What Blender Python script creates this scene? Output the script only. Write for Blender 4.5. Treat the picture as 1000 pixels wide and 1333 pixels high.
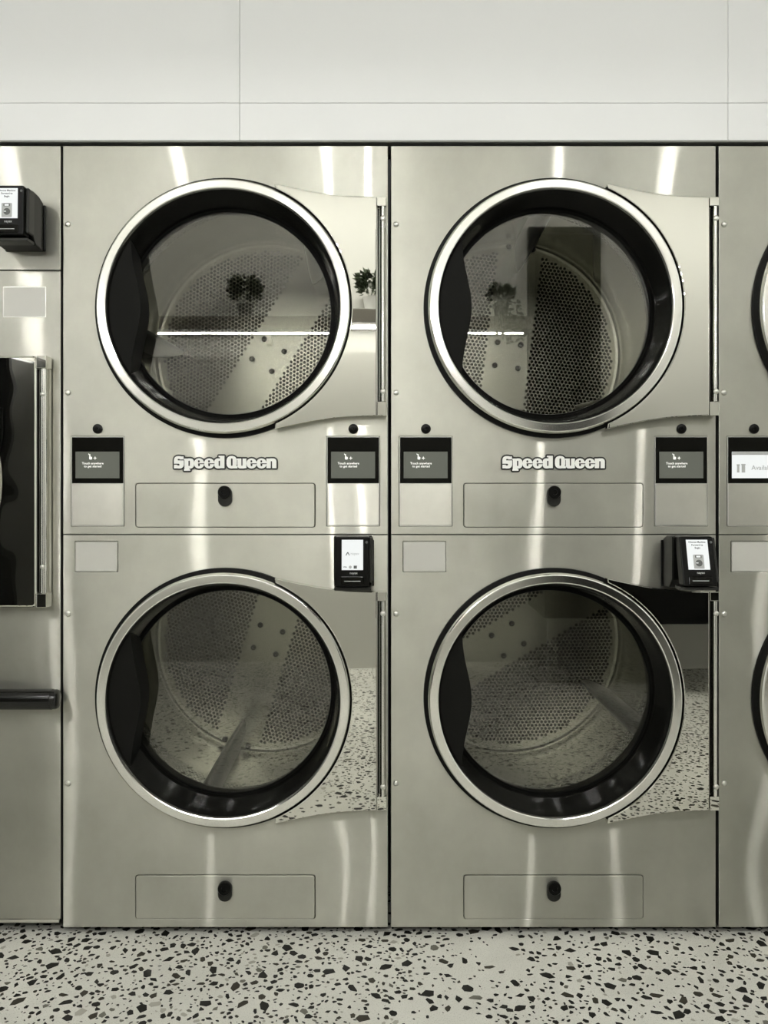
import bpy, bmesh, math, random
import numpy as np
from mathutils import Vector, Matrix

for o in list(bpy.data.objects):
    bpy.data.objects.remove(o, do_unlink=True)
SC = bpy.context.scene
COL = SC.collection
PI = math.pi
rnd = random.Random(7)

# ------------------------------------------------------------------ camera / light / exposure
S = 533.75                 # photograph pixels per metre on the plane of the machine fronts (y = 0)
PX = 1.0 / S
VPX, VPY = 500.0, 628.0    # principal point of the photograph
F = 1060.0                 # focal length in pixels of the 1000 x 1333 frame
DIST = F / S
CAMZ = 1.104
cam_d = bpy.data.cameras.new('camera')
cam_d.sensor_fit = 'VERTICAL'
cam_d.sensor_height = 36.0
cam_d.lens = F / 1333.0 * 36.0
cam_d.shift_y = -(666.5 - VPY) / 1333.0
cam_d.clip_start = 0.01
cam = bpy.data.objects.new('camera', cam_d)
COL.objects.link(cam)
cam.location = (0, -DIST, CAMZ)
cam.rotation_euler = (PI / 2, 0, 0)
SC.camera = cam

world = bpy.data.worlds.new('world')
SC.world = world
world.use_nodes = True
world.node_tree.nodes['Background'].inputs[0].default_value = (0.8, 0.82, 0.8, 1)
world.node_tree.nodes['Background'].inputs[1].default_value = 0.05
SC.view_settings.view_transform = 'Standard'
SC.view_settings.look = 'None'
SC.view_settings.gamma = 1.0
SC.view_settings.use_curve_mapping = False
SC.view_settings.exposure = 0.0
LAMP_STRENGTH = 430.0
LED_STRENGTH = 205.0

def X(px):                 # frame x on the front plane -> metres
    return (px - VPX) * PX
def Z(py):
    return CAMZ - (py - VPY) * PX

# ------------------------------------------------------------------ materials
MATS = {}
def nmat(name):
    m = bpy.data.materials.new(name)
    m.use_nodes = True
    nt = m.node_tree
    b = nt.nodes['Principled BSDF']
    MATS[name] = m
    return m, nt, b
def simple(name, col, rough=0.5, metal=0.0, spec=0.5, emit=None, es=0.0, coat=0.0):
    m, nt, b = nmat(name)
    b.inputs['Base Color'].default_value = (*col, 1)
    b.inputs['Roughness'].default_value = rough
    b.inputs['Metallic'].default_value = metal
    b.inputs['Specular IOR Level'].default_value = spec
    b.inputs['Coat Weight'].default_value = coat
    if emit:
        b.inputs['Emission Color'].default_value = (*emit, 1)
        b.inputs['Emission Strength'].default_value = es
    return m
def noise(nt, scale, detail=2.0, rough=0.5, vec_scale=None):
    tc = nt.nodes.new('ShaderNodeTexCoord')
    n = nt.nodes.new('ShaderNodeTexNoise')
    n.inputs['Scale'].default_value = scale
    n.inputs['Detail'].default_value = detail
    n.inputs['Roughness'].default_value = rough
    if vec_scale:
        mp = nt.nodes.new('ShaderNodeMapping')
        mp.inputs['Scale'].default_value = vec_scale
        nt.links.new(tc.outputs['Object'], mp.inputs['Vector'])
        nt.links.new(mp.outputs['Vector'], n.inputs['Vector'])
    else:
        nt.links.new(tc.outputs['Object'], n.inputs['Vector'])
    return n.outputs['Fac']
def ramp(nt, fac, stops):
    r = nt.nodes.new('ShaderNodeValToRGB')
    el = r.color_ramp.elements
    while len(el) < len(stops):
        el.new(0.5)
    for e, (p, c) in zip(el, stops):
        e.position = p
        e.color = (*c, 1) if len(c) == 3 else c
    nt.links.new(fac, r.inputs['Fac'])
    return r.outputs['Color']
def maprange(nt, fac, a, b, c, d):
    n = nt.nodes.new('ShaderNodeMapRange')
    n.inputs[1].default_value, n.inputs[2].default_value = a, b
    n.inputs[3].default_value, n.inputs[4].default_value = c, d
    nt.links.new(fac, n.inputs[0])
    return n.outputs[0]
def bump(nt, b, fac, strength, dist, prev=None):
    n = nt.nodes.new('ShaderNodeBump')
    n.inputs['Strength'].default_value = strength
    n.inputs['Distance'].default_value = dist
    nt.links.new(fac, n.inputs['Height'])
    if prev:
        nt.links.new(prev, n.inputs['Normal'])
    nt.links.new(n.outputs['Normal'], b.inputs['Normal'])
    return n.outputs['Normal']

STEEL = (0.480, 0.475, 0.418)
def brushed(name, col, r0, r1, aniso, streak):
    m, nt, b = nmat(name)
    b.inputs['Metallic'].default_value = 1.0
    smear = noise(nt, 3.4, 6.0, 0.62, (1.0, 1.0, 0.8))
    fine = noise(nt, 3.0, 3.0, 0.6, (2.0, 1.0, 300.0))
    colr = ramp(nt, smear, [(0.34, tuple(c * 0.86 for c in col)), (0.66, tuple(min(1, c * 1.10) for c in col))])
    nt.links.new(colr, b.inputs['Base Color'])
    nt.links.new(maprange(nt, smear, 0.3, 0.7, r0, r1), b.inputs['Roughness'])
    b.inputs['Anisotropic'].default_value = aniso
    t = nt.nodes.new('ShaderNodeCombineXYZ')
    t.inputs[2].default_value = 1.0
    nt.links.new(t.outputs[0], b.inputs['Tangent'])
    wave = noise(nt, 1.6, 1.0, 0.4, (1.6, 1.0, 1.0))
    p = bump(nt, b, wave, 0.38, 0.02)
    bump(nt, b, fine, 0.06, 0.001, p)
    g = nt.nodes.new('ShaderNodeBsdfAnisotropic')        # sharp across the grain's length, long smear up and down
    nt.links.new(colr, g.inputs['Color'])
    g.inputs['Roughness'].default_value = 0.16
    g.inputs['Anisotropy'].default_value = 0.93
    tx = nt.nodes.new('ShaderNodeCombineXYZ')
    tx.inputs[0].default_value = 1.0
    nt.links.new(tx.outputs[0], g.inputs['Tangent'])
    nt.links.new(p, g.inputs['Normal'])
    mx = nt.nodes.new('ShaderNodeMixShader')
    mx.inputs[0].default_value = streak
    nt.links.new(b.outputs[0], mx.inputs[1]); nt.links.new(g.outputs[0], mx.inputs[2])
    nt.links.new(mx.outputs[0], nt.nodes['Material Output'].inputs[0])
    return m
brushed('steel_brushed', STEEL, 0.36, 0.46, 0.8, 0.31)
brushed('steel_plate', (0.70, 0.69, 0.62), 0.34, 0.42, 0.6, 0.2)
def polished(name, col, rough, wav):
    m, nt, b = nmat(name)
    b.inputs['Metallic'].default_value = 1.0
    b.inputs['Base Color'].default_value = (*col, 1)
    b.inputs['Roughness'].default_value = rough
    w = noise(nt, 5.0, 1.0, 0.4)
    bump(nt, b, w, wav, 0.01)
    return m
polished('steel_polished', (0.70, 0.695, 0.64), 0.015, 0.03)
polished('steel_wavy', (0.70, 0.695, 0.64), 0.015, 0.35)
polished('chrome', (0.86, 0.855, 0.81), 0.14, 0.04)
simple('bright_metal', (0.68, 0.675, 0.63), 0.35, 1.0)
polished('drum_steel', (0.58, 0.574, 0.525), 0.27, 0.06)
polished('lifter_steel', (0.20, 0.195, 0.165), 0.30, 0.06)
simple('cabinet_dark', (0.025, 0.025, 0.022), 0.6)
simple('black_rubber', (0.003, 0.003, 0.0024), 0.5, 0, 0.12)
simple('black_cast', (0.006, 0.006, 0.005), 0.14, 0.0, 0.45)
simple('black_shield', (0.004, 0.004, 0.003), 0.65, 0, 0.12)
simple('black_plastic', (0.003, 0.003, 0.0024), 0.32, 0, 0.12)
simple('black_gloss', (0.003, 0.003, 0.002), 0.10, 0, 0.14)
simple('dark_grey_plastic', (0.018, 0.018, 0.015), 0.35, 0, 0.2)
simple('screen_grey', (0.05, 0.052, 0.045), 0.15, 0, 0.2, emit=(0.082, 0.086, 0.070), es=1.0)
simple('screen_white', (0.05, 0.05, 0.05), 0.2, 0, 0.2, emit=(0.90, 0.93, 0.915), es=0.95)
simple('print_white', (0.8, 0.8, 0.76), 0.5, emit=(0.8, 0.8, 0.76), es=0.55)
simple('print_grey', (0.10, 0.105, 0.10), 0.6)
simple('print_pale', (0.42, 0.43, 0.42), 0.6)
simple('print_dark', (0.05, 0.05, 0.05), 0.6)
simple('badge_plate', (0.50, 0.495, 0.45), 0.30)
simple('logo_white', (0.86, 0.86, 0.82), 0.4)
simple('logo_black', (0.012, 0.012, 0.010), 0.4)
simple('wall_white', (0.805, 0.812, 0.80), 0.55)
simple('wall_grey', (0.55, 0.545, 0.50), 0.7)
simple('ceiling_white', (0.80, 0.80, 0.77), 0.8)
simple('gap_shade_black', (0.01, 0.01, 0.009), 0.8)  # shade of the gap above the machines, put into the colour
simple('trim_grey', (0.20, 0.20, 0.18), 0.5)
simple('shelf_dark', (0.11, 0.10, 0.08), 0.5)
simple('lamp_white', (0.8, 0.8, 0.8), 0.5, emit=(1.0, 0.997, 0.985), es=LAMP_STRENGTH)
simple('led_white', (0.8, 0.8, 0.8), 0.5, emit=(1.0, 0.997, 0.985), es=LED_STRENGTH)
simple('leaf', (0.035, 0.05, 0.022), 0.5)
simple('pot_grey', (0.03, 0.03, 0.026), 0.6)
simple('pot_white', (0.75, 0.75, 0.72), 0.5)
simple('soil', (0.03, 0.025, 0.02), 0.9)
# tinted door glass: thin pane, mirror part by Fresnel, the rest passes tinted
m, nt, b = nmat('door_glass')
nt.nodes.remove(b)
tr = nt.nodes.new('ShaderNodeBsdfTransparent'); tr.inputs[0].default_value = (0.82, 0.822, 0.79, 1)
gl = nt.nodes.new('ShaderNodeBsdfGlossy'); gl.inputs[0].default_value = (1, 0.99, 0.95, 1); gl.inputs['Roughness'].default_value = 0.0
fr = nt.nodes.new('ShaderNodeFresnel'); fr.inputs[0].default_value = 1.65
mx = nt.nodes.new('ShaderNodeMixShader')
nt.links.new(fr.outputs[0], mx.inputs[0]); nt.links.new(tr.outputs[0], mx.inputs[1]); nt.links.new(gl.outputs[0], mx.inputs[2])
nt.links.new(mx.outputs[0], nt.nodes['Material Output'].inputs[0])
# terrazzo binder
m, nt, b = nmat('terrazzo_binder')
cl = noise(nt, 3.0, 4.0, 0.6)
sp = noise(nt, 420.0, 2.0, 0.7)
c1 = ramp(nt, cl, [(0.3, (0.53, 0.525, 0.468)), (0.7, (0.65, 0.645, 0.58))])
c2 = ramp(nt, sp, [(0.30, (0.45, 0.45, 0.42)), (0.42, (1, 1, 1)), (0.62, (1, 1, 1)), (0.72, (1.12, 1.12, 1.1))])
mm = nt.nodes.new('ShaderNodeMix'); mm.data_type = 'RGBA'; mm.blend_type = 'MULTIPLY'; mm.inputs['Factor'].default_value = 1.0
nt.links.new(c1, mm.inputs['A']); nt.links.new(c2, mm.inputs['B'])
nt.links.new(mm.outputs['Result'], b.inputs['Base Color'])
b.inputs['Roughness'].default_value = 0.32
for nm, c in (('chip_black', (0.010, 0.010, 0.008)), ('chip_brown', (0.038, 0.034, 0.024)), ('chip_grey', (0.14, 0.135, 0.11)), ('chip_pale', (0.36, 0.35, 0.30))):
    simple(nm, c, 0.4, 0, 0.15)

# ------------------------------------------------------------------ mesh helpers
class MB:
    def __init__(s):
        s.v = []; s.f = []
    def add(s, v, f):
        n = len(s.v)
        s.v += [tuple(p) for p in v]
        s.f += [tuple(i + n for i in q) for q in f]
        return s
    def box(s, x0, x1, y0, y1, z0, z1):
        return s.add([(x0,y0,z0),(x1,y0,z0),(x1,y1,z0),(x0,y1,z0),(x0,y0,z1),(x1,y0,z1),(x1,y1,z1),(x0,y1,z1)],
                     [(0,3,2,1),(4,5,6,7),(0,1,5,4),(1,2,6,5),(2,3,7,6),(3,0,4,7)])
    def prism(s, poly, y0, y1):          # poly: (x, z) counter-clockwise seen from the camera side (-y)
        n = len(poly)
        v = [(x, y0, z) for x, z in poly] + [(x, y1, z) for x, z in poly]
        f = [tuple(range(n)), tuple(range(2 * n - 1, n - 1, -1))]
        f += [(i, i + n, (i + 1) % n + n, (i + 1) % n) for i in range(n)]
        return s.add(v, f)
    def lathe(s, prof, seg, cx=0, cz=0, close=False):   # about an axis along y; prof = [(r, y)]
        v = []
        for r, y in prof:
            for k in range(seg):
                a = 2 * PI * k / seg
                v.append((cx + r * math.cos(a), y, cz + r * math.sin(a)))
        f = []
        m_ = len(prof)
        for i in range(m_ if close else m_ - 1):
            j = (i + 1) % m_
            for k in range(seg):
                l = (k + 1) % seg
                f.append((i*seg + k, i*seg + l, j*seg + l, j*seg + k))
        return s.add(v, f)
    def disc(s, r, y, seg, cx=0, cz=0):
        return s.add([(cx + r*math.cos(2*PI*k/seg), y, cz + r*math.sin(2*PI*k/seg)) for k in range(seg)], [tuple(range(seg))])
    def build(s, name, mat, parent=None, smooth=None, bevel=None, seg=2, recalc=True):
        me = bpy.data.meshes.new(name)
        me.from_pydata(s.v, [], s.f)
        if recalc or bevel:
            bm = bmesh.new(); bm.from_mesh(me)
            if recalc:
                bmesh.ops.recalc_face_normals(bm, faces=bm.faces)
            if bevel:
                ed = [e for e in bm.edges if len(e.link_faces) == 2 and e.calc_face_angle(0) > 0.6]
                bmesh.ops.bevel(bm, geom=ed, offset=bevel, segments=seg, profile=0.5, affect='EDGES', clamp_overlap=True)
            bm.to_mesh(me); bm.free()
        me.materials.append(MATS[mat])
        o = bpy.data.objects.new(name, me)
        COL.objects.link(o)
        if parent:
            o.parent = parent
        if smooth:
            set_smooth(me, smooth)
        return o
def set_smooth(me, ang):
    me.polygons.foreach_set('use_smooth', [True] * len(me.polygons))
    bm = bmesh.new(); bm.from_mesh(me)
    for e in bm.edges:
        if len(e.link_faces) == 2 and e.calc_face_angle(0) > ang:
            e.smooth = False
    bm.to_mesh(me); bm.free()
def rrect(x0, x1, z0, z1, r, n=5):
    r = min(r, (x1 - x0) / 2 - 1e-6, (z1 - z0) / 2 - 1e-6)
    out = []
    for cx, cz, a0 in ((x1 - r, z0 + r, -PI/2), (x1 - r, z1 - r, 0), (x0 + r, z1 - r, PI/2), (x0 + r, z0 + r, PI)):
        for k in range(n + 1):
            a = a0 + PI/2 * k / n
            out.append((cx + r * math.cos(a), cz + r * math.sin(a)))
    return out
def circle(cx, cz, r, n=96):
    return [(cx + r*math.cos(2*PI*k/n), cz + r*math.sin(2*PI*k/n)) for k in range(n)]
def sheet(name, mat, parent, outer, holes, y0, y1, bevel=0.0012):
    """flat sheet with holes, real thickness, chamfered outer edge"""
    bm = bmesh.new()
    edges = []
    for loop in [outer] + holes:
        vs = [bm.verts.new((x, y0, z)) for x, z in loop]
        edges += [bm.edges.new((vs[i], vs[(i + 1) % len(vs)])) for i in range(len(vs))]
    bmesh.ops.triangle_fill(bm, use_beauty=True, use_dissolve=False, edges=edges, normal=(0, -1, 0))
    r = bmesh.ops.extrude_face_region(bm, geom=bm.faces[:])
    bmesh.ops.translate(bm, verts=[g for g in r['geom'] if isinstance(g, bmesh.types.BMVert)], vec=(0, y1 - y0, 0))
    bmesh.ops.recalc_face_normals(bm, faces=bm.faces)
    ed = [e for e in bm.edges if len(e.link_faces) == 2 and e.calc_face_angle(0) > 1.0
          and abs(e.verts[0].co.y - e.verts[1].co.y) < 1e-6 and abs(e.verts[0].co.y - y0) < 1e-6]
    bmesh.ops.bevel(bm, geom=ed, offset=bevel, segments=2, profile=0.5, affect='EDGES', clamp_overlap=True)
    me = bpy.data.meshes.new(name); bm.to_mesh(me); bm.free()
    me.materials.append(MATS[mat])
    o = bpy.data.objects.new(name, me); COL.objects.link(o)
    o.parent = parent
    return o
def empty(name, loc, label, cat, group=None):
    o = bpy.data.objects.new(name, None)
    COL.objects.link(o)
    o.location = loc
    o.empty_display_size = 0.1
    tag(o, label, cat, group)
    return o
def tag(o, label, cat, group=None):
    o['label'] = label; o['category'] = cat
    if group:
        o['group'] = group
def structure(o, label=None):
    o['kind'] = 'structure'
    if label:
        o['label'] = label
    return o
def text_mesh(txt, size, align='CENTER', bold=0.0):
    cu = bpy.data.curves.new('lettering', 'FONT')
    cu.body = txt; cu.size = size; cu.align_x = align; cu.align_y = 'CENTER'
    cu.offset = bold; cu.resolution_u = 2; cu.space_line = 0.95
    ob = bpy.data.objects.new('lettering', cu)
    COL.objects.link(ob)
    dg = bpy.context.evaluated_depsgraph_get()
    me = bpy.data.meshes.new_from_object(ob.evaluated_get(dg))
    bpy.data.objects.remove(ob, do_unlink=True)
    me.transform(Matrix.Rotation(PI/2, 4, 'X'))     # stand it up, facing -y
    return me
def lettering(name, txt, size, loc, mat, parent, bold=0.0, align='CENTER'):
    me = text_mesh(txt, size, align, bold)
    me.materials.clear(); me.materials.append(MATS[mat])
    me.transform(Matrix.Translation(loc))
    o = bpy.data.objects.new(name, me); COL.objects.link(o); o.parent = parent
    return o
def copy_tree(o, parent=None):
    c = o.copy(); COL.objects.link(c)
    if parent:
        c.parent = parent
    for ch in list(o.children):
        copy_tree(ch, c)
    return c

# ------------------------------------------------------------------ the room
ROOM_X0, ROOM_X1, ROOM_Y = -3.0, 3.2, -2.9
CEIL = 2.95
floor = structure(MB().box(ROOM_X0, ROOM_X1, ROOM_Y, 1.1, -0.1, 0).build('floor', 'terrazzo_binder'), 'pale polished terrazzo floor with dark stone chips')
ceiling = structure(MB().box(ROOM_X0, ROOM_X1, ROOM_Y, 1.1, CEIL, CEIL + 0.1).build('ceiling', 'ceiling_white'))
structure(MB().box(ROOM_X0 - 0.1, ROOM_X0, ROOM_Y, 1.1, 0, CEIL).build('wall_left', 'wall_white'))
structure(MB().box(ROOM_X1, ROOM_X1 + 0.1, ROOM_Y, 1.1, 0, CEIL).build('wall_right', 'wall_white'))
wb = structure(MB().box(ROOM_X0, ROOM_X1, ROOM_Y - 0.1, ROOM_Y, 0, CEIL).build('wall_back', 'wall_grey'))

# wall above the machines: substrate and the panels fixed to it, hairline joints between
ROW_X0, ROW_X1 = X(-398), X(1362)
WB = Z(183.0)
mbw = MB().box(ROOM_X0, ROOM_X1, 0.012, 0.06, WB + 0.004, CEIL)
mbw.box(ROOM_X0, ROW_X0 - 0.01, 0.012, 0.06, 0, WB + 0.004)
mbw.box(ROW_X1 + 0.01, ROOM_X1, 0.012, 0.06, 0, WB + 0.004)
wf = structure(mbw.build('wall_front', 'wall_grey'), 'white panelled bulkhead wall above the machines')
seams = [ROOM_X0] + [X(px) for px in (-960, -324, 312, 948, 1584)] + [ROOM_X1]
seams = sorted(s for s in seams if ROOM_X0 <= s <= ROOM_X1)
J = 0.0005
for a, b_ in zip(seams[:-1], seams[1:]):
    for z0, z1 in ((WB, Z(134)), (Z(134), CEIL)):
        MB().box(a + J, b_ - J, 0.0, 0.0115, z0 + J, z1 - J).build('wall_panel', 'wall_white', wf, bevel=0.0006, seg=1)
for a, b_ in ((ROOM_X0, ROW_X0 - 0.01), (ROW_X1 + 0.01, ROOM_X1)):
    MB().box(a + J, b_ - J, 0.0, 0.0115, 0.002, WB - J).build('wall_panel', 'wall_white', wf)
structure(MB().box(ROOM_X0, ROOM_X1, -0.002, 0.012, Z(185.2), WB - 0.0005).build('trim_1', 'trim_grey'))
structure(MB().box(ROW_X0, ROW_X1, 0.03, 0.06, Z(195), Z(184)).build('gap_shade_board', 'gap_shade_black'))  # black board standing in for the shade in the gap over the machines

# terrazzo chips: twelve angular outlines, scattered; the largest in view are pieces of their own
protos = []
for k in range(14):
    n = rnd.choice((4, 5, 5, 6, 6, 7))
    angs = sorted((i + rnd.uniform(-0.33, 0.33)) * 2 * PI / n for i in range(n))
    el = rnd.uniform(0.38, 0.85)
    pts = [(math.cos(a) * rnd.uniform(0.75, 1.1), math.sin(a) * el * rnd.uniform(0.75, 1.1)) for a in angs]
    protos.append(pts)
rng = np.random.default_rng(11)
ph = rng.uniform(0, 6.28, (14,)); dr = rng.uniform(-1, 1, (14, 2)); fq = rng.uniform(4.0, 22.0, (14,))
def dens(x, y):
    v = sum(math.sin(fq[i] * (dr[i, 0] * x + dr[i, 1] * y) + ph[i]) for i in range(14)) / 14
    return v
chips = []
NCH = 150000
xs = rng.uniform(-2.6, 2.8, NCH); ys = rng.uniform(ROOM_Y + 0.02, 0.25, NCH)
sz = np.exp(rng.normal(math.log(0.0078), 0.55, NCH)); sz = np.clip(sz, 0.0016, 0.0180)
rot = rng.uniform(0, 6.28, NCH); pr = rng.integers(0, len(protos), NCH); tone = rng.uniform(0, 1, NCH); keep = rng.uniform(0, 1, NCH)
grid = {}
for i in range(NCH):
    d = dens(xs[i], ys[i])
    if keep[i] > min(1.0, max(0.10, 0.72 + 2.2 * d)):
        continue
    gx, gy = int(xs[i] // 0.036), int(ys[i] // 0.036)
    bad = False
    for ax in (-1, 0, 1):
        for ay in (-1, 0, 1):
            for j in grid.get((gx + ax, gy + ay), ()):
                if (xs[i]-xs[j])**2 + (ys[i]-ys[j])**2 < (0.74 * (sz[i] + sz[j]))**2:
                    bad = True; break
            if bad: break
        if bad: break
    if bad:
        continue
    grid.setdefault((gx, gy), []).append(i)
    chips.append(i)
def tone_name(t):
    return 'chip_black' if t < 0.74 else 'chip_brown' if t < 0.90 else 'chip_grey' if t < 0.95 else 'chip_pale'
def in_view(i):
    dpt = ys[i] + DIST
    if dpt < 0.3 or ys[i] > -0.01: return 0
    px = VPX + xs[i] / dpt * F; py = VPY + CAMZ / dpt * F
    return sz[i] / dpt * F if -5 < px < 1005 and py < 1338 else 0
order = sorted((i for i in chips if in_view(i) > 0), key=in_view, reverse=True)
single = set(order[:290])
proto_me = {}
for k, pts in enumerate(protos):
    for tn in ('chip_black', 'chip_brown', 'chip_grey', 'chip_pale'):
        n = len(pts)
        me = bpy.data.meshes.new('stone_chip')
        v = [(x, y, 0.0004) for x, y in pts] + [(x * 0.95, y * 0.95, -0.003) for x, y in pts]
        f = [tuple(range(n)), tuple(range(2*n-1, n-1, -1))] + [(i, i + n, (i+1) % n + n, (i+1) % n) for i in range(n)]
        me.from_pydata(v, [], f); me.materials.append(MATS[tn])
        proto_me[(k, tn)] = me
batch = {}
for i in chips:
    tn = tone_name(tone[i])
    if i in single:
        o = bpy.data.objects.new('stone_chip', proto_me[(int(pr[i]), tn)])
        COL.objects.link(o); o.parent = floor
        o.location = (xs[i], ys[i], 0); o.rotation_euler = (0, 0, rot[i]); o.scale = (sz[i], sz[i], 1)
    else:
        v, f, mi = batch.setdefault('all', ([], [], []))
        c, s_ = math.cos(rot[i]), math.sin(rot[i]); n0 = len(v)
        for x, y in protos[int(pr[i])]:
            v.append((xs[i] + sz[i]*(c*x - s_*y), ys[i] + sz[i]*(s_*x + c*y), 0.0004))
        f.append(tuple(range(n0, len(v)))); mi.append(('chip_black', 'chip_brown', 'chip_grey', 'chip_pale').index(tn))
v, f, mi = batch['all']
me = bpy.data.meshes.new('stone_chips'); me.from_pydata(v, [], f)
for tn in ('chip_black', 'chip_brown', 'chip_grey', 'chip_pale'):
    me.materials.append(MATS[tn])
me.polygons.foreach_set('material_index', mi)
o = bpy.data.objects.new('stone_aggregate', me); COL.objects.link(o); o.parent = floor; o['kind'] = 'stuff'

# short ceiling lamps (the lamps of the room; they make the narrow upright streaks on the steel; the far right one is added fill)
def ceiling_lamp(x, y, label):
    t = empty('ceiling_lamp', (x, y, CEIL), label, 'lamp', 'short ceiling lamps')
    MB().box(-0.035, 0.035, -0.15, 0.15, -0.05, 0).build('housing', 'trim_grey', t, bevel=0.004)
    MB().box(-0.015, 0.015, -0.12, 0.12, -0.062, -0.0505).build('diffuser', 'lamp_white', t, bevel=0.004)
for x, lb in ((-1.12, 'ceiling lamp reflected as the leftmost bright streak on the steel'),
              (-0.30, 'ceiling lamp reflected as the fainter streak left of the centre gap'),
              (-0.09, 'ceiling lamp reflected as a bright streak beside the centre gap'),
              (0.92, 'ceiling lamp reflected as the streak above the right dryer door'),
              (1.50, 'ceiling lamp reflected at the right of the right dryer'),
              (2.4, 'added ceiling lamp brightening the far right end of the row'),  # added to brighten the right-hand dryer, its streak falls outside the frame
              (-2.0, 'ceiling lamp over the far left end of the row')):
    ceiling_lamp(x, -2.3, lb)

# ------------------------------------------------------------------ stacked dryer
HW = 211.5 * PX
DEPTH = 0.95
TOPZ, BOTZ, MIDZ = Z(190), Z(1207), Z(696)
DOOR_UP, DOOR_LO = Z(401.4), Z(908.0)
R_OPEN = 150 * PX
PLATE_Y = 0.735
R_DRUM = 203 * PX

def make_back_plate():
    p = 0.0128
    R = R_DRUM
    v, f = [], []
    rc = p / math.sqrt(3)
    rows = int(R / (p * 0.866)) + 2
    cols = int(R / p) + 2
    for j in range(-rows, rows + 1):
        for i in range(-cols, cols + 1):
            cx = (i + (0.5 if j % 2 else 0)) * p
            cz = j * p * 0.8660254
            r = math.hypot(cx, cz)
            if r > R - 0.008:
                continue
            hexo = [(cx + rc*math.cos(PI/6 + PI/3*k), cz + rc*math.sin(PI/6 + PI/3*k)) for k in range(6)]
            n = len(v)
            if r < R - 0.034 and abs(cx) > 0.074:       # strip runs along local z
                hi = [(cx + 0.40*p*math.cos(PI/6 + PI/3*k), cz + 0.40*p*math.sin(PI/6 + PI/3*k)) for k in range(6)]
                v += [(x, 0, z) for x, z in hexo] + [(x, 0, z) for x, z in hi] + [(x, 0.0015, z) for x, z in hi]
                f += [(n+k, n+(k+1) % 6, n+6+(k+1) % 6, n+6+k) for k in range(6)]
                f += [(n+6+k, n+6+(k+1) % 6, n+12+(k+1) % 6, n+12+k) for k in range(6)]
            else:
                v += [(x, 0, z) for x, z in hexo]
                f.append((n, n+1, n+2, n+3, n+4, n+5))
    mb = MB().add(v, f)
    mb.lathe([(R - 0.020, -0.001), (R - 0.012, -0.0035), (R - 0.004, -0.001), (R, -0.001)], 96)
    return mb
def make_drum_shell():
    R = R_DRUM
    p = 0.0128
    N = int(round(2 * PI * R / p))
    p = 2 * PI * R / N
    mb = MB()
    y0 = 0.27
    rowsn = 17
    pt = lambda u, y, rr=R: (rr * math.cos(u / R), y, rr * math.sin(u / R))
    rc = p / math.sqrt(3)
    v, f = [], []
    for j in range(rowsn):
        cy = y0 + j * p * 0.8660254
        for i in range(N):
            cu = (i + (0.5 if j % 2 else 0)) * p
            n = len(v)
            ho = [(cu + rc*math.cos(PI/6 + PI/3*k), cy + rc*math.sin(PI/6 + PI/3*k)) for k in range(6)]
            hi = [(cu + 0.40*p*math.cos(PI/6 + PI/3*k), cy + 0.40*p*math.sin(PI/6 + PI/3*k)) for k in range(6)]
            v += [pt(u, y) for u, y in ho] + [pt(u, y) for u, y in hi]
            f += [(n+k, n+(k+1) % 6, n+6+(k+1) % 6, n+6+k) for k in range(6)]
    mb.add(v, f)
    ya, yb = y0 - 0.004, y0 + (rowsn - 1) * p * 0.866 + 0.004
    mb.lathe([(0.262, 0.108), (0.30, 0.104), (R, 0.106), (R, ya)], 96)
    mb.lathe([(R, yb), (R, PLATE_Y + 0.004)], 96)
    mb.lathe([(R, PLATE_Y + 0.004), (R + 0.004, PLATE_Y + 0.004), (R + 0.004, yb)], 96)
    return mb
def make_lifter():
    # ridge along the drum wall at local angle +z, tall at the back, low at the front
    mb = MB()
    secs = []
    R = R_DRUM
    for y, h, w in ((PLATE_Y - 0.004, 0.100, 0.019), (0.60, 0.096, 0.021), (0.40, 0.082, 0.024), (0.22, 0.062, 0.026), (0.15, 0.040, 0.024), (0.135, 0.008, 0.018)):
        ring = []
        for k in range(13):
            a = -PI/2 + PI * k / 12
            rr = R + 0.01 - (h + 0.01) * (max(0.0, math.cos(a)) ** 0.6)
            ring.append((w * math.sin(a) * (0.75 + 0.25 * abs(math.sin(a))), y, rr))
        secs.append(ring)
    n = 13
    v = [p for s_ in secs for p in s_]
    f = [(i*n + k, i*n + k + 1, (i+1)*n + k + 1, (i+1)*n + k) for i in range(len(secs) - 1) for k in range(n - 1)]
    f.append(tuple(range(n)))
    f.append(tuple((len(secs)-1)*n + k for k in range(n)))
    return mb.add(v, f)

def screw(name, parent, x, z, y, r=0.0062, mat='bright_metal'):
    mb = MB().lathe([(r, y), (r, y - 0.0015), (r * 0.75, y - 0.0035), (r * 0.3, y - 0.0042), (0.0001, y - 0.0042)], 14, x, z)
    mb.box(x - r*0.55, x + r*0.55, y - 0.0046, y - 0.004, z - r*0.09, z + r*0.09)
    return mb.build(name, mat, parent, smooth=0.9)

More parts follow.
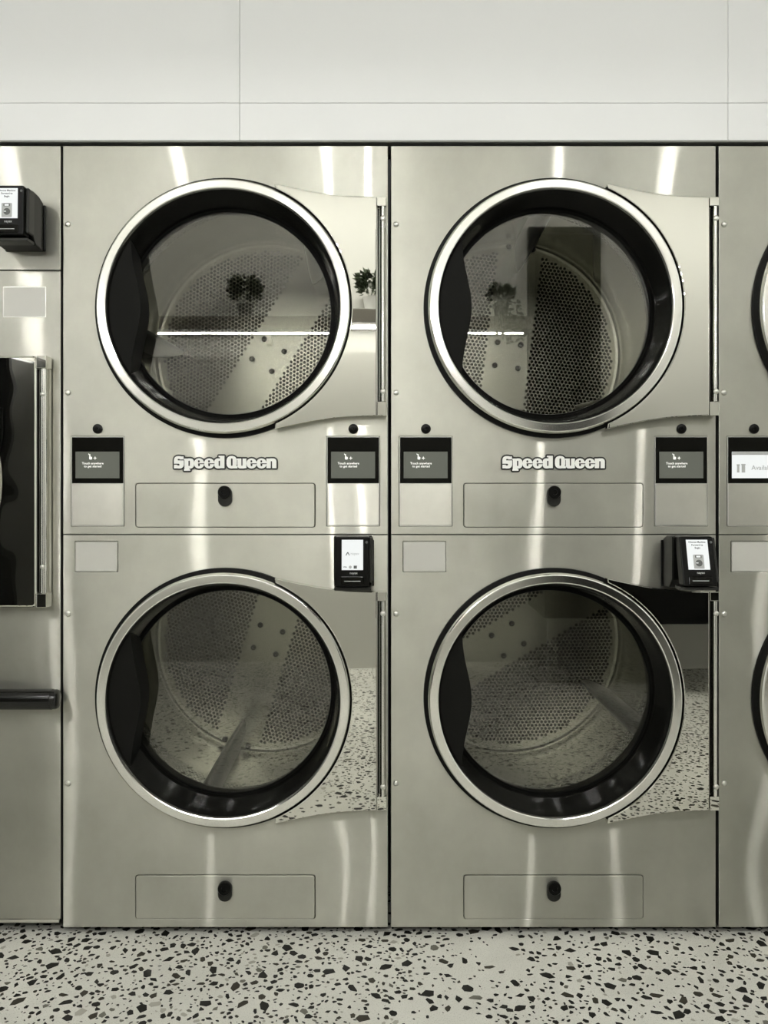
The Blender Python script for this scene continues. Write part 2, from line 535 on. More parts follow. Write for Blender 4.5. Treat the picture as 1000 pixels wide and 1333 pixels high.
PLATE_EDGE = [(66, 157), (82, 153.3), (98, 150), (113, 147), (128, 144.6), (143, 142.6), (158, 141.2), (178, 140.2), (197, 139.6)]
def make_door(parent, cz):
    d = MB()
    q = PX
    d.lathe([(160*q, -0.006), (163.5*q, -0.008), (163.7*q, -0.022), (162.6*q, -0.029), (161.6*q, -0.0315), (160.6*q, -0.0322), (152.0*q, -0.0322), (150.8*q, -0.0310), (150.0*q, -0.028), (149.4*q, -0.024), (148.5*q, -0.012), (148.5*q, -0.006)], 128, 0, cz, close=True)
    door = d.build('door', 'chrome', parent, smooth=0.30)
    door['label'] = 'round door with polished steel ring and hinge plate'
    # mirror-bright hinge plate beside the ring
    a0 = math.atan2(157, 66)
    arc = [(165.2 * math.cos(a), 165.2 * math.sin(a)) for a in [-(a0 - 0.02) + 2 * (a0 - 0.02) * k / 60 for k in range(61)]]
    up = [(x, z) for x, z in PLATE_EDGE]                      # from ring tip to the hinge side, upper edge
    lo = [(x, -z - 1.2) for x, z in PLATE_EDGE]
    poly = [(x*q, cz + z*q) for x, z in lo] + [(x*q, cz + z*q) for x, z in reversed(up)] + [(x*q, cz + z*q) for x, z in reversed(arc)]
    MB().prism(poly, -0.029, -0.007).build('hinge_plate', 'steel_polished', door, bevel=0.0022, seg=4)
    # conical throat, glass and the crescent handle shield
    MB().lathe([(149.5*q, -0.026), (148*q, -0.022), (146.5*q, 0.0), (141.5*q, 0.040), (139.2*q, 0.056), (139.2*q, 0.064)], 128, 0, cz).build('door_throat', 'black_cast', door, smooth=1.0)
    MB().lathe([(140.5*q, 0.058), (136*q, 0.056), (135.2*q, 0.060), (136*q, 0.066)], 128, 0, cz).build('glass_seal', 'black_rubber', door, smooth=1.0)
    MB().prism(circle(0, cz, 138.5*q, 96), 0.060, 0.0605).build('door_glass', 'door_glass', door)
    mb = MB()
    rows = 44
    for y in (-0.020, 0.054):
        for k in range(rows + 1):
            z = -85.5 + 171.0 * k / rows
            xr = -121 + 13.5 * math.exp(-(z / 52.0) ** 2)
            xl = min(xr - 0.3, -math.sqrt(148.0 ** 2 - z * z))
            mb.v += [(xl*q, y, cz + z*q), (xr*q, y, cz + z*q)]
    n = 2 * (rows + 1)
    for k in range(rows):
        i = 2 * k
        mb.f += [(i, i+1, i+3, i+2), (n+i, n+i+2, n+i+3, n+i+1), (i+1, n+i+1, n+i+3, i+3), (i, i+2, n+i+2, n+i)]
    mb.f += [(0, n, n+1, 1), (n-2, n-1, 2*n-1, 2*n-2)]
    mb.build('handle_shield', 'black_shield', door, smooth=0.5)
    # hinge: end blocks, knuckle bar, slot
    for za, zb in ((128, 139.6), (-140.8, -123)):
        MB().box(197.6*q, 209.5*q, -0.030, -0.004, cz + za*q, cz + zb*q).build('hinge_block', 'steel_polished', door, bevel=0.0012)
    MB().box(197.6*q, 209.4*q, -0.012, -0.004, cz - 122.8*q, cz + 127.8*q).build('hinge_leaf', 'steel_plate', door)
    MB().box(197.9*q, 200.4*q, -0.0128, -0.0121, cz - 122.6*q, cz + 127.6*q).build('hinge_slot', 'black_plastic', door)
    prof = [(200.8 + 8.4*t, -0.016 - 0.016 * math.sin(PI * t) ** 0.7) for t in [k / 10 for k in range(11)]]
    v = [(x*q, y, zz) for zz in (cz - 122.6*q, cz + 127.6*q) for x, y in prof] + [(x*q, -0.0125, zz) for zz in (cz - 122.6*q, cz + 127.6*q) for x in (209.2, 200.8)]
    n = 11
    f = [(k, k+1, n+k+1, n+k) for k in range(10)] + [tuple(range(11)) + (22, 23), tuple(range(11, 22)) + (24, 25), (10, 21, 24, 22), (0, 23, 25, 11)]
    MB().add(v, f).build('hinge_bar', 'chrome', door, smooth=0.7)
    for zz in (112, -110):
        screw('hinge_screw', door, 205.2*q, cz + zz*q, -0.031, 0.0066)
    return door

def rounded_plate(name, mat, parent, x0, x1, z0, z1, y0, y1, r, bevel=0.001):
    return MB().prism(rrect(x0, x1, z0, z1, r), y0, y1).build(name, mat, parent, bevel=bevel, seg=2)

# --- slab letter logo
def logo(parent):
    q = PX
    cz = Z(603.6) + 0.0
    L = []   # letter -> (fills, counters); units: frame pixels, baseline 0
    def e(x):
        return ([(x, x + 13.4, -0.4, 13.0, 6.2)], [(x + 5.4, x + 7.6, 7.6, 10.4, 0.9), (x + 5.4, x + 13.6, 5.3, 6.4, 0.3), (x + 5.6, x + 7.8, 2.7, 6.0, 0.9)])
    L.append(([(0.6, 13.6, -0.4, 16.0, 5.2), (0.6, 4.5, -0.2, 3.6, 0.5), (9.6, 13.3, 11.6, 15.6, 0.5)], [(6.0, 13.8, 10.2, 11.5, 0.4), (0.2, 7.4, 4.6, 5.9, 0.4), (5.6, 8.2, 10.2, 12.2, 0.6), (5.2, 8.0, 3.6, 5.6, 0.6)]))
    L.append(([(14.2, 20.6, -3.4, 12.8, 0.4), (13.6, 21.8, -3.4, -0.9, 0.4), (13.6, 17, 10.6, 12.8, 0.3), (15.5, 26.8, -0.4, 13.0, 4.6)], [(19.6, 21.4, 3.0, 9.8, 0.7)]))
    L.append(e(26.6)); L.append(e(39.8))
    L.append(([(60.4, 66.4, 0.0, 16.4, 0.4), (58.6, 62, 14.2, 16.4, 0.3), (53.0, 64.0, -0.4, 13.0, 4.6)], [(58.8, 60.5, 3.0, 9.8, 0.7)]))
    L.append(([(69.0, 82.6, -0.4, 16.2, 6.0), (77.0, 83.4, -0.2, 3.0, 0.4)], [(74.9, 77.0, 3.2, 12.8, 0.9)]))
    L.append(([(83.2, 94.8, -0.4, 9.0, 3.6), (83.2, 88.4, 3.0, 12.8, 0.4), (89.4, 95.0, 0.0, 12.8, 0.4), (82.4, 86.0, 10.6, 12.8, 0.3)], [(88.4, 89.9, 3.4, 13.2, 0.4)]))
    L.append(e(94.9)); L.append(e(107.8))
    L.append(([(120.8, 126.6, 0.0, 12.8, 0.4), (122.0, 134.0, 3.0, 13.0, 4.0), (128.2, 134.0, 0.0, 8.0, 0.4)], [(126.6, 128.2, -0.4, 9.2, 0.5)]))
    back = MB(); ctr = MB()
    x0 = -67.3
    P = lambda r, g=0: rrect((x0 + r[0] - g)*q, (x0 + r[1] + g)*q, cz + (r[2] - 6 - g)*q, cz + (r[3] - 6 + g)*q, (r[4] + g)*q, 4)
    for fills, cs in L:
        for r in fills:
            back.prism(P(r, 1.9), -0.0020, 0.0005)
    bk = back.build('logo', 'logo_black', parent)
    bk['label'] = 'raised lettering in pale slab letters with black outline'
    for fills, cs in L:
        m_ = MB()
        for i, r in enumerate(fills):
            m_.prism(P(r, -0.15), -0.0032 - 0.00002 * i, -0.0018)
        m_.build('letter', 'logo_white', bk)
    for fills, cs in L:
        for i, r in enumerate(cs):
            MB().prism(P(r), -0.0036 - 0.00002 * i, -0.0020).build('letter_counter', 'logo_black', bk)

def control_panel(parent, cx, txt_dx):
    q = PX
    x0, x1 = cx - 34.3*q, cx + 34.3*q
    z0, z1 = Z(685.0), Z(568.2)
    cp = MB().prism(rrect(x0, x1, z0, z1, 1.0*q, 2), -0.0010, 0.006).build('control_panel', 'bright_metal', parent, bevel=0.0006, seg=1)
    MB().prism(rrect(x0 + 1.6*q, x1 - 1.6*q, z0 + 1.6*q, Z(630.0), 0.5*q, 2), -0.0013, 0.003).build('cover_plate', 'steel_plate', cp, bevel=0.0004, seg=1)
    MB().prism(rrect(x0 + 0.9*q, x1 - 0.6*q, Z(629.2), Z(569.2), 0.5*q, 2), -0.0016, 0.003).build('display_bezel', 'black_gloss', cp, bevel=0.0006, seg=1)
    sx0, sx1, sz0, sz1 = cx - 28.6*q, cx + 28.6*q, Z(622.5), Z(588.0)
    sc = MB().prism([(sx0, sz0), (sx1, sz0), (sx1, sz1), (sx0, sz1)], -0.0020, -0.0010).build('screen', 'screen_grey', cp)
    tx = cx + txt_dx*q
    y = -0.0023
    lettering('screen_text', 'Touch anywhere\nto get started', 4.1*q, (tx, y, Z(605.2)), 'print_white', cp, 0.00012)
    ic = MB()      # pointing hand and sparkle
    ic.prism(rrect(tx - 4.6*q, tx - 1.0*q, Z(598.2), Z(594.6), 1.0*q, 3), y, y + 0.0003)
    ic.prism(rrect(tx - 4.4*q, tx - 3.2*q, Z(596), Z(591.2), 0.5*q, 3), y, y + 0.0003)
    ic.prism([(tx - 5.8*q, Z(591.6)), (tx - 4.6*q, Z(592.4)), (tx - 4.8*q, Z(591)), (tx - 5.4*q, Z(590.2))], y, y + 0.0003)
    c = (tx + 3.0*q, Z(596.4))
    ic.prism([(c[0] + (2.6 if k % 2 == 0 else 0.8)*q*math.cos(PI/2*k/2), c[1] + (2.6 if k % 2 == 0 else 0.8)*q*math.sin(PI/2*k/2)) for k in range(8)], y, y + 0.0003)
    ic.build('screen_icon', 'print_white', cp)
    return cp

def service_drawer(parent, zt, zb, lock_z):
    q = PX
    dw = rounded_plate('lint_drawer', 'steel_brushed', parent, -116.3*q, 116.3*q, zb, zt, -0.0015, 0.012, 3.2*q, 0.0012)
    MB().prism(rrect(-9.0*q, 9.0*q, lock_z - 18.5*q, lock_z + 7.5*q, 8.6*q, 6), -0.010, -0.001).build('lock_housing', 'dark_grey_plastic', dw, bevel=0.002)
    MB().lathe([(8.4*q, -0.009), (8.4*q, -0.017), (7.6*q, -0.019), (3.6*q, -0.019), (3.4*q, -0.016), (0.0001, -0.016)], 28, 0, lock_z).build('lock_cylinder', 'black_plastic', dw, smooth=0.8)
    return dw

def make_drum(parent, cz):
    sh = make_drum_shell().build('drum', 'drum_steel', parent, recalc=False)
    set_smooth(sh.data, 0.6)
    sh.location = (0, 0, cz)
    bp = make_back_plate().build('drum_back', 'drum_steel', sh, recalc=False)
    bp.location = (0, PLATE_Y, 0)
    hb = 0.039
    for bx, bz in ((-hb, -hb), (hb, -hb), (hb, hb), (-hb, hb), (-0.04, R_DRUM - 0.020), (0.04, R_DRUM - 0.020)):
        b_ = MB().lathe([(0.0095, -0.0005), (0.0095, -0.004), (0.007, -0.006), (0.0035, -0.006), (0.003, -0.003), (0.0001, -0.003)], 12).build('drum_bolt', 'cabinet_dark', sh, smooth=0.8)
        b_.location = (bx, PLATE_Y - 0.001, bz)
    lf = make_lifter()
    for k in range(3):
        l = lf.build('drum_lifter', 'lifter_steel', sh, smooth=0.9)
        l.rotation_euler = (0, 2 * PI * k / 3, 0)
    return sh

def make_dryer():
    q = PX
    t = empty('stack_dryer', (X(293.5), 0, 0), '', 'dryer', 'stacked dryers in the row')
    cb = MB()
    cb.box(-HW, -HW + 0.004, 0.0045, DEPTH, BOTZ, TOPZ)
    cb.box(HW - 0.004, HW, 0.0045, DEPTH, BOTZ, TOPZ)
    cb.box(-HW, HW, 0.0045, DEPTH, TOPZ - 0.004, TOPZ)
    cb.box(-HW, HW, 0.0045, DEPTH, BOTZ, BOTZ + 0.004)
    cb.box(-HW, HW, 0.0045, DEPTH, MIDZ - 0.004, MIDZ + 0.004)
    cb.box(-HW, HW, DEPTH - 0.004, DEPTH, BOTZ, TOPZ)
    cb.box(-HW, HW, 0.013, 0.02, Z(692), Z(566))      # electronics tray behind the upper service panel
    cb.box(-HW, HW, 0.013, 0.02, BOTZ, Z(1130))
    cb.build('cabinet', 'cabinet_dark', t)
    # front sheets
    g = 0.75*q
    cut = lambda x0, x1, z0, z1, r: list(reversed(rrect(x0 - g, x1 + g, z0 - g, z1 + g, r)))
    dz_up = (Z(686.0), Z(629.6)); dz_lo = (Z(1195.5), Z(1139.5))
    cps = [(-166.3*q, -6), (166.3*q, -6)]
    holes = [circle(0, DOOR_UP, R_OPEN), cut(-116.3*q, 116.3*q, *dz_up, 3.6*q)]
    for cx, _ in cps:
        holes.append(cut(cx - 33.9*q, cx + 33.9*q, Z(684.6), Z(568.6), 1.0*q))
    sheet('upper_front_panel', 'steel_brushed', t, [(-HW, MIDZ + 0.0012), (HW, MIDZ + 0.0012), (HW, TOPZ), (-HW, TOPZ)], holes, 0.0, 0.004)
    bx0, bx1, bz0, bz1 = -195.5*q, -140.5*q, Z(744.3), Z(704.8)
    sheet('lower_front_panel', 'steel_brushed', t, [(-HW, BOTZ), (HW, BOTZ), (HW, MIDZ - 0.0014), (-HW, MIDZ - 0.0014)],
          [circle(0, DOOR_LO, R_OPEN), cut(-116.3*q, 116.3*q, *dz_lo, 3.6*q), cut(bx0 + 0.4*q, bx1 - 0.4*q, bz0 + 0.4*q, bz1 - 0.4*q, 0.8*q)], 0.0, 0.004)
    for cz in (DOOR_UP, DOOR_LO):
        MB().lathe([(R_OPEN + 0.001, 0.004), (R_OPEN + 0.001, -0.008), (160*q, -0.0085), (168.8*q, -0.006), (169.2*q, 0.0)], 128, 0, cz).build('door_seal', 'black_rubber', t, smooth=1.0)
        MB().lathe([(R_OPEN + 0.002, 0.002), (145*q, 0.070), (140*q, 0.112)], 96, 0, cz).build('opening_collar', 'cabinet_dark', t, smooth=1.0)
        make_door(t, cz)
        make_drum(t, cz)
    for cx, dx in cps:
        control_panel(t, cx, dx)
        MB().lathe([(6.4*q, 0.0), (6.4*q, -0.003), (5.4*q, -0.0045), (2.0*q, -0.0045), (1.6*q, -0.003), (0.0001, -0.003)], 24, cx + (0.3*q), Z(558.3)).build('key_switch', 'black_plastic', t, smooth=0.8)
    logo(t)
    service_drawer(t, dz_up[1], dz_up[0], Z(640.6))
    service_drawer(t, dz_lo[1], dz_lo[0], Z(1153.0))
    bd = MB().prism(rrect(bx0, bx1, bz0, bz1, 0.8*q, 2), -0.0008, 0.008).build('badge_frame', 'bright_metal', t, bevel=0.0004, seg=1)
    MB().prism([(bx0 + 0.9*q, bz0 + 0.9*q), (bx1 - 0.9*q, bz0 + 0.9*q), (bx1 - 0.9*q, bz1 - 1.3*q), (bx0 + 0.9*q, bz1 - 1.3*q)], -0.0010, 0.003).build('badge_plate', 'badge_plate', bd, bevel=0.0003, seg=1)
    for py in (292, 511, 799, 1019.5):
        screw('panel_screw', t, -204.8*q, Z(py), 0.0, 0.0068)
    for sx in (-1, 1):
        for yy in (0.10, DEPTH - 0.08):
            MB().box(sx*(HW - 0.09) - 0.025, sx*(HW - 0.09) + 0.025, yy - 0.025, yy + 0.025, 0.0, BOTZ + 0.001).build('foot', 'black_rubber', t, bevel=0.003)
    MB().box(-HW + 0.01, HW - 0.01, 0.06, 0.075, 0.003, BOTZ + 0.002).build('kick_plate', 'cabinet_dark', t)
    return t

dryer = make_dryer()
dryer['label'] = 'stacked steel dryer left of the centre gap, beside the washer'
dryB = copy_tree(dryer); dryB.location.x = X(720.5)
dryB['label'] = 'stacked steel dryer right of the centre gap, both drums darker'
dryC = copy_tree(dryer); dryC.location.x = X(1147.5)
dryC['label'] = 'stacked steel dryer cut off by the right edge, display lit white'
def spin(t, up, lo):
    ds = [c for c in t.children if c.name.startswith('drum')]
    ds.sort(key=lambda o: -o.location.z)
    for o, ang in zip(ds, (up, lo)):
        o.rotation_euler = (0, math.radians(90 - ang), 0)     # strip/lifter direction measured counter-clockwise from +x
spin(dryer, 58, 253)
spin(dryB, 83, 211)
spin(dryC, 120, 20)
# the right-hand dryer's left display is lit white
q = PX
cps = [c for c in dryC.children if c.name.startswith('control_panel')]
cpl = min(cps, key=lambda o: min(v.co.x for v in o.data.vertices))
for ch in list(cpl.children):
    if ch.name.startswith('screen_icon') or ch.name.startswith('screen_text'):
        bpy.data.objects.remove(ch, do_unlink=True)
    elif ch.name.startswith('screen'):
        ch.data = ch.data.copy(); ch.data.materials.clear(); ch.data.materials.append(MATS['screen_white'])
cx = -166.3*q
m_ = MB()
m_.box(cx - 22*q, cx - 19*q, -0.0023, -0.0015, Z(615), Z(604.5)); m_.box(cx - 22.5*q, cx - 18.5*q, -0.00231, -0.0015, Z(606), Z(604.5))
m_.box(cx - 16*q, cx - 11.5*q, -0.0023, -0.0015, Z(615), Z(604.0)); m_.box(cx - 16.5*q, cx - 11*q, -0.00231, -0.0015, Z(605.5), Z(604.0))
m_.build('screen_icon', 'print_pale', cpl)
m_ = MB(); m_.box(cx - 28.4*q, cx + 28.4*q, -0.0023, -0.0015, Z(592.2), Z(588.2)); m_.build('screen_banner', 'print_pale', cpl)
lettering('screen_text', 'Available', 8.5*q, (cx + 12*q, -0.0023, Z(609)), 'print_pale', cpl, 0.0001)

# ------------------------------------------------------------------ card readers
def card_reader(cx, cy, label, blank, pitch):
    t = empty('card_reader', (X(cx), 0, Z(cy + 31)), label, 'card reader', 'card readers on the machines')
    q = PX
    z = lambda d: (31 - d) * q              # d: pixels below the reader's centre line
    MB().box(-26*q, 26*q, -0.006, 0.0, z(31), z(-29)).build('back_plate', 'black_plastic', t, bevel=0.002)
    # housing: rounded shoulder seen from the side
    prof = [(-0.006, z(-31)), (-0.030, z(-35.5)), (-0.060, z(-36.5)), (-0.072, z(-36)), (-0.072, z(18)), (-0.050, z(30)), (-0.006, z(31.5))]
    v = [(sx*24*q, y, zz) for sx in (-1, 1) for y, zz in prof]
    n = len(prof)
    f = [tuple(range(n)), tuple(range(2*n - 1, n - 1, -1))] + [(k, (k+1) % n, n + (k+1) % n, n + k) for k in range(n)]
    MB().add(v, f).build('housing', 'black_plastic', t, bevel=0.003)
    # front body, tilted back about its upper edge
    def P(mb):
        c, s_ = math.cos(pitch), math.sin(pitch)
        zt = z(-36)
        mb.v = [(x, -0.085 + (y + 0.085)*c - (zt - zz)*s_, zt + (zz - zt)*c + (-(y + 0.085))*0 - (y + 0.085)*0) for x, y, zz in mb.v]
        return mb
    bd = P(MB().prism(rrect(-21*q, 20.5*q, z(25), z(-36.5), 2.0*q, 3), -0.100, -0.068)).build('terminal_body', 'black_plastic', t, bevel=0.0025)
    P(MB().prism(rrect(20.8*q, 25.0*q, z(21), z(-35), 1.8*q, 3), -0.090, -0.060)).build('swipe_track', 'dark_grey_plastic', t, bevel=0.0015)
    P(MB().prism(rrect(-14.2*q, 14.2*q, z(22.5), z(12.5), 1.2*q, 3), -0.1025, -0.099)).build('chip_slot', 'black_gloss', t, bevel=0.001)
    P(MB().box(-10*q, 10*q, -0.1032, -0.1024, z(18.6), z(17.8))).build('slot_light', 'print_pale', t)
    P(MB().prism(rrect(-23*q, 23*q, z(31), z(26.5), 1.2*q, 3), -0.088, -0.050)).build('tray_lip', 'dark_grey_plastic', t, bevel=0.002)
    P(MB().lathe([(1.6*q, -0.100), (1.5*q, -0.1012), (0.0001, -0.1014)], 12, 17.6*q, z(-29.5))).build('status_light', 'print_grey', t)
    sc = P(MB().prism([(-13.2*q, z(4.6)), (13.2*q, z(4.6)), (13.2*q, z(-32.6)), (-13.2*q, z(-32.6))], -0.1010, -0.0995)).build('screen', 'screen_white', t)
    def put(o):
        mb = MB(); mb.v = [tuple(v_.co) for v_ in o.data.vertices]
        P(mb)
        for v_, c_ in zip(o.data.vertices, mb.v):
            v_.co = c_
        o.data.update()
    yy = -0.1014
    if blank:
        P(MB().prism([(-8.4*q, z(-13.4)), (-7.4*q, z(-13.4)), (-5.8*q, z(-16.4)), (-4.2*q, z(-13.4)), (-3.2*q, z(-13.4)), (-5.2*q, z(-17.4)), (-6.4*q, z(-17.4))], yy, yy + 0.0003)).build('screen_mark', 'print_dark', sc)
        put(lettering('screen_text', 'nayax', 4.6*q, (3*q, yy, z(-15.5)), 'print_pale', sc))
        put(lettering('screen_text', 'VISA', 2.4*q, (-9*q, yy, z(1)), 'print_grey', sc, 0.0001))
        P(MB().prism(circle(-2.6*q, z(1), 1.8*q, 12), yy, yy + 0.0003)).build('screen_icon', 'print_pale', sc)
        P(MB().box(1.6*q, 5.6*q, yy, yy + 0.0003, z(2.8), z(-0.8))).build('screen_icon', 'print_grey', sc)
    else:
        put(lettering('screen_text', 'Choose Machine', 3.1*q, (0, yy, z(-29.6)), 'print_grey', sc, 0.00016))
        put(lettering('screen_text', 'Forward to', 3.1*q, (0, yy, z(-26)), 'print_grey', sc, 0.00016))
        put(lettering('screen_text', 'Begin', 3.1*q, (0, yy, z(-22.4)), 'print_grey', sc, 0.00016))
        P(MB().prism(rrect(-6.4*q, 6.4*q, z(3.4), z(-14), 1.0*q, 3), yy, yy + 0.0003)).build('washer_icon', 'print_pale', sc)
        P(MB().prism(rrect(-4*q, 4*q, z(-10), z(-13.4), 0.6*q, 3), yy - 0.0003, yy)).build('washer_icon', 'print_grey', sc)
        P(MB().prism(rrect(-2.6*q, 2.6*q, z(-10.6), z(-12.6), 0.3*q, 3), yy - 0.0006, yy)).build('washer_icon', 'screen_white', sc)
        P(MB().prism(circle(0.2*q, z(-3.6), 4.2*q, 20), yy - 0.0003, yy)).build('washer_icon', 'print_grey', sc)
        P(MB().box(-3.6*q, -0.6*q, yy - 0.0006, yy, z(-3.3), z(-4.2))).build('washer_icon', 'screen_white', sc)
    put(lettering('brand_mark', 'nayax', 4.2*q, (1.5*q, -0.1003, z(8.4)), 'print_pale', bd, 0.0001))
    return t
card_reader(461, 731.5, 'black card reader with nearly blank white screen on the dryer left of centre', True, math.radians(3))
card_reader(886, 731.5, 'black card reader tilted upward on the dryer right of the centre gap', False, math.radians(15))
card_reader(34, 297, 'black card reader on the washer console at the upper left edge', False, math.radians(1))

# ------------------------------------------------------------------ washer on the left
def make_washer():
    q = PX
    t = empty('front_load_washer', (X(-158.5), 0, 0), 'steel washer cut off by the left edge, with mirrored door and black bar', 'washer')
    x0, x1 = -237.5*q, 237.5*q
    top, bot, sea = Z(190), Z(1196.5), Z(352)
    cb = MB()
    cb.box(x0, x0 + 0.004, 0.0045, 0.9, 0.03, top); cb.box(x1 - 0.004, x1, 0.0045, 0.9, 0.03, top)
    cb.box(x0, x1, 0.0045, 0.9, top - 0.004, top); cb.box(x0, x1, 0.0045, 0.9, 0.03, 0.036); cb.box(x0, x1, 0.896, 0.9, 0.03, top)
    cb.box(x0, x1, 0.013, 0.02, Z(460), top)
    cb.build('cabinet', 'cabinet_dark', t)
    sheet('console_panel', 'steel_brushed', t, [(x0, sea + 0.0012), (x1, sea + 0.0012), (x1, top), (x0, top)], [], 0, 0.004)
    bx0, bx1, bz0, bz1 = 162.5*q, 218.5*q, Z(413), Z(373)
    g = 1.2*q
    DZ = Z(627)
    sheet('front_panel', 'steel_brushed', t, [(x0, bot), (x1, bot), (x1, sea - 0.0012), (x0, sea - 0.0012)],
          [list(reversed(rrect(bx0 + g, bx1 - g, bz0 + g, bz1 - g, 0.8*q))), circle(0, DZ, 140*q)], 0, 0.004)
    MB().box(x0, x1 - 0.004, -0.001, 0.006, Z(1201), bot - 0.001).build('bottom_strip', 'steel_plate', t, bevel=0.0006)
    bd = MB().prism(rrect(bx0, bx1, bz0, bz1, 0.8*q, 2), -0.0008, 0.008).build('badge_frame', 'bright_metal', t, bevel=0.0004, seg=1)
    MB().box(bx0 + 0.9*q, bx1 - 0.9*q, -0.0010, 0.003, bz0 + 0.9*q, bz1 - 1.2*q).build('badge_plate', 'badge_plate', bd, bevel=0.0003, seg=1)
    # door: square mirror plate, round porthole ring, hinge strip
    d = MB().lathe([(162*q, -0.030), (168*q, -0.034), (168.6*q, -0.044), (166.5*q, -0.049), (158*q, -0.050), (152*q, -0.048), (149*q, -0.040), (147*q, -0.02)], 128, 0, DZ).build('door', 'chrome', t, smooth=1.0)
    MB().prism(rrect(-214*q, 214*q, DZ - 161*q, DZ + 161*q, 6*q), -0.036, -0.008).build('door_plate', 'steel_wavy', d, bevel=0.005, seg=3)
    MB().lathe([(151*q, -0.044), (146*q, -0.036), (128*q, 0.05)], 96, 0, DZ).build('door_throat', 'black_cast', d, smooth=1.0)
    MB().lathe([(146*q, -0.030), (120*q, 0.02), (70*q, 0.055), (0.0001, 0.066)], 96, 0, DZ).build('door_bowl', 'door_glass', d, smooth=1.0)
    MB().lathe([(150*q, 0.06), (150*q, 0.5), (0.0001, 0.5)], 96, 0, DZ).build('wash_drum', 'drum_steel', t, smooth=0.8)
    for za, zb in ((145, 161), (-161, -143)):
        MB().box(214.3*q, 227.0*q, -0.037, -0.004, DZ + za*q, DZ + zb*q).build('hinge_block', 'steel_polished', d, bevel=0.0012)
    MB().box(214.3*q, 226.4*q, -0.016, -0.004, DZ - 142.8*q, DZ + 144.8*q).build('hinge_leaf', 'steel_plate', d)
    MB().box(214.6*q, 217.4*q, -0.017, -0.0161, DZ - 142.6*q, DZ + 144.6*q).build('hinge_slot', 'black_plastic', d)
    MB().lathe([(0.0001, 0), (3.9*q, 0), (3.9*q, 287*q), (0.0001, 287*q)], 20).build('hinge_bar', 'chrome', d, smooth=0.8)
    hb = d.children[-1]
    for c in d.children:
        if c.name.startswith('hinge_bar'): hb = c
    hb.rotation_euler = (PI/2, 0, 0); hb.location = (222.2*q, -0.028, DZ - 142.5*q)
    for zz in (112, -109):
        screw('hinge_screw', d, 222.0*q, DZ + zz*q, -0.0345, 0.0062)
    # black round bar across the front
    bz = Z(906.5)
    b_ = MB().lathe([(0.0001, 0), (8.5*q, 0), (11.6*q, 1.5*q), (12.6*q, 4*q), (12.6*q, 8*q), (13.1*q, 8.4*q), (13.1*q, 455*q), (11.4*q, 459*q), (9*q, 460*q), (0.0001, 460*q)], 40).build('bumper_bar', 'black_cast', t, smooth=0.8)
    b_.rotation_euler = (0, 0, PI/2); b_.location = (241.0*q, -0.026, bz)
    for xx in (-150, 150):
        MB().box((xx - 8)*q, (xx + 8)*q, -0.02, 0.0, bz - 8*q, bz + 8*q).build('bar_bracket', 'black_plastic', b_)
        br = [c for c in b_.children][-1]
        br.matrix_parent_inverse = (Matrix.Translation(b_.location) @ b_.rotation_euler.to_matrix().to_4x4()).inverted()
    for sx in (-1, 1):
        for yy in (0.08, 0.8):
            MB().box(sx*0.38 - 0.025, sx*0.38 + 0.025, yy - 0.025, yy + 0.025, 0, 0.0305).build('foot', 'black_rubber', t, bevel=0.003)
    MB().box(x0 + 0.01, x1 - 0.01, 0.05, 0.06, 0.003, 0.031).build('kick_plate', 'cabinet_dark', t)
    return t
make_washer()

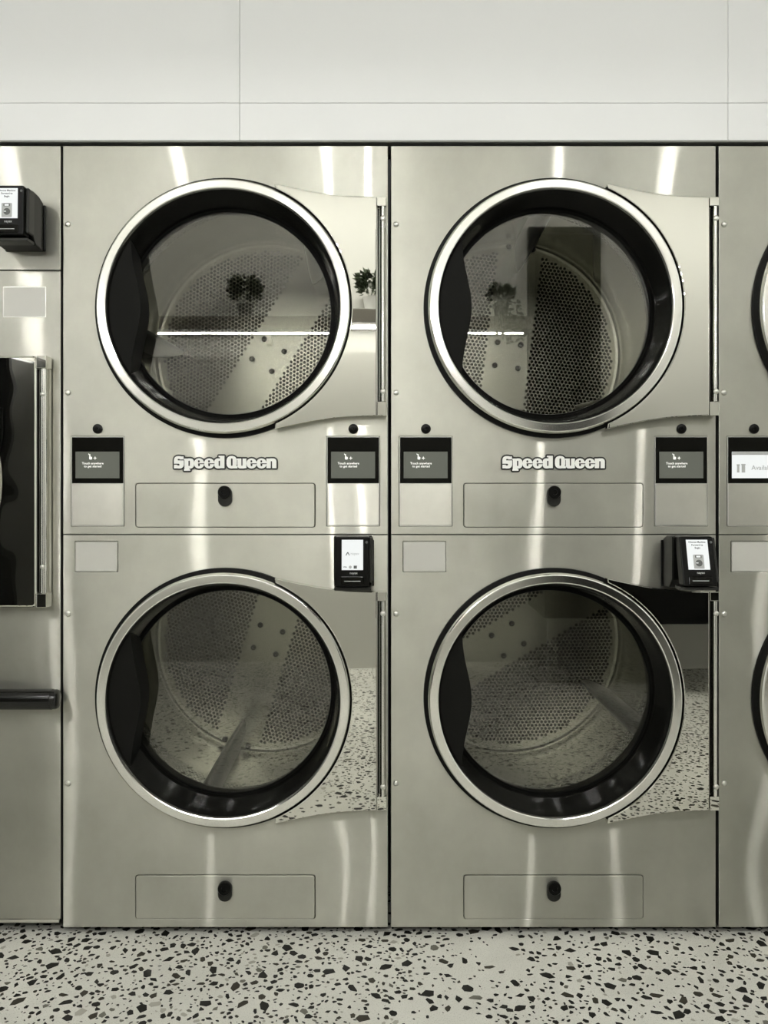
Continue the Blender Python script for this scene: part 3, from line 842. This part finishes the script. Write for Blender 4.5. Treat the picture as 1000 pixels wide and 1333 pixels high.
# ------------------------------------------------------------------ the far side of the room, seen in the mirrored doors and the glass
SHZ = 2.0
sh = empty('wall_shelf', (-0.7, ROOM_Y, SHZ), 'long dark wall shelf with lit underside, reflected in the upper door glass', 'shelf')
MB().box(-1.7, 1.57, 0, 0.26, 0, 0.075).build('board', 'shelf_dark', sh, bevel=0.004)
MB().box(-1.66, 1.53, 0.13, 0.141, -0.007, -0.0005).build('light_strip', 'led_white', sh)
for bx in (-1.2, 0.0, 1.2):
    MB().box(bx - 0.015, bx + 0.015, 0.0, 0.09, -0.06, -0.0005).build('bracket', 'shelf_dark', sh)
def plant(x, h, n, label, trail=False, seed=1, pot='pot_grey'):
    r = random.Random(seed)
    t = empty('potted_plant', (x, ROOM_Y + 0.14, SHZ + 0.075), label, 'plant', 'plants on the far shelf')
    mb = MB()
    prof = [(0.0001, 0), (0.034, 0), (0.046, 0.084), (0.049, 0.09), (0.043, 0.09), (0.041, 0.078), (0.0001, 0.078)]
    o = mb.lathe(prof, 28).build('pot', pot, t, smooth=0.8)
    o.rotation_euler = (PI/2, 0, 0); o.scale = (1, 1, 1)
    o.data.transform(Matrix.Rotation(PI/2, 4, 'X')); o.rotation_euler = (0, 0, 0)
    fl = MB()
    def leaf(p, dirv, L):
        d_ = Vector(dirv).normalized(); s_ = d_.cross(Vector((r.uniform(-1, 1), r.uniform(-1, 1), r.uniform(-1, 1)))).normalized() * L * 0.32
        p = Vector(p); n_ = d_.cross(s_).normalized() * L * 0.08
        fl.add([p, p + d_*L*0.5 + s_ + n_, p + d_*L, p + d_*L*0.5 - s_ + n_, p + d_*L*0.5 - n_], [(0, 1, 4), (1, 2, 4), (2, 3, 4), (3, 0, 4)])
    for k in range(n):
        a = r.uniform(0, 2*PI); e_ = math.asin(r.uniform(-0.75, 1.0)); rad = r.uniform(0.03, 1.0) ** 0.4 * h * 0.36
        p = (rad*math.cos(a)*math.cos(e_), rad*math.sin(a)*math.cos(e_), 0.092 + h*0.34 + rad*math.sin(e_))
        leaf(p, (math.cos(a), math.sin(a), r.uniform(-0.3, 0.9)), r.uniform(0.03, 0.055))
    fl.build('foliage', 'leaf', t)
    t.children[-1]['kind'] = 'stuff'
    st = MB()
    for k in range(5):
        a = 2*PI*k/5
        st.add([(0.01*math.cos(a), 0.01*math.sin(a), 0.075), (0.01*math.cos(a+0.5), 0.01*math.sin(a+0.5), 0.075), (h*0.3*math.cos(a), h*0.3*math.sin(a), 0.1 + h*0.6)], [(0, 1, 2)])
    st.build('stem', 'leaf', t)
    if trail:
        fl = MB()
        for vn in range(7):
            x_ = r.uniform(-0.14, 0.16); L_ = r.uniform(0.12, 0.38); z_ = 0.09
            y_ = 0.13
            while z_ > 0.09 - L_:
                leaf((x_ + r.uniform(-0.012, 0.012), y_ + r.uniform(0.0, 0.02), z_), (r.uniform(-1, 1), 0.4, r.uniform(-1, 0.1)), r.uniform(0.025, 0.045))
                z_ -= 0.012; x_ += r.uniform(-0.006, 0.006)
        fl.build('trailing_vine', 'leaf', t)
plant(-0.83, 0.24, 260, 'bushy potted plant on the far shelf, reflected in the left drum glass', seed=3)
plant(-0.075, 0.22, 240, 'small bushy potted plant reflected beside the upper left door ring', seed=4, pot='pot_white')
plant(0.70, 0.18, 150, 'trailing potted plant reflected in the upper right drum glass', True, seed=5)
# dark drinks cabinet, dark glazed window and a black bench, all across the room
vd = empty('metal_cabinet', (-2.32, ROOM_Y + 0.36, 0), 'black cabinet across the room, reflected in the washer door', 'cabinet')
MB().box(-0.42, 0.42, -0.35, 0.33, 0.06, 1.80).build('body', 'black_plastic', vd, bevel=0.02)
MB().box(-0.38, 0.2, 0.331, 0.345, 0.5, 1.72).build('front_door', 'black_gloss', vd, bevel=0.004)
MB().box(0.25, 0.38, 0.331, 0.345, 0.9, 1.5).build('side_panel', 'black_plastic', vd, bevel=0.004)
for sx in (-0.36, 0.36):
    for sy in (-0.28, 0.26):
        MB().box(sx - 0.03, sx + 0.03, sy - 0.03, sy + 0.03, 0, 0.061).build('foot', 'black_rubber', vd)
wn = structure(MB().box(0.92, 1.28, ROOM_Y, ROOM_Y + 0.02, 1.02, 2.62).build('window_1', 'black_gloss'), 'dark glazed window across the room')
fm = MB()
for a_ in ((0.88, 0.92, 0.98, 2.66), (1.28, 1.32, 0.98, 2.66), (0.92, 1.28, 0.98, 1.02), (0.92, 1.28, 2.62, 2.66), (0.92, 1.28, 1.62, 1.66)):
    fm.box(a_[0], a_[1], ROOM_Y, ROOM_Y + 0.05, a_[2], a_[3])
fm.build('window_frame', 'black_plastic', wn)
bn = empty('folding_bench', (1.48, ROOM_Y + 0.3, 0), 'black folding counter across the room, reflected in the lower right hinge plate', 'counter')
MB().box(-0.62, 0.66, -0.29, 0.28, 0.90, 0.95).build('worktop', 'black_gloss', bn, bevel=0.004)
MB().box(-0.60, 0.64, -0.27, 0.25, 0.36, 0.8995).build('apron', 'black_plastic', bn, bevel=0.003)
for sx in (-0.55, 0.59):
    for sy in (-0.24, 0.2):
        MB().box(sx - 0.025, sx + 0.025, sy - 0.025, sy + 0.025, 0, 0.3595).build('leg', 'badge_plate', bn)
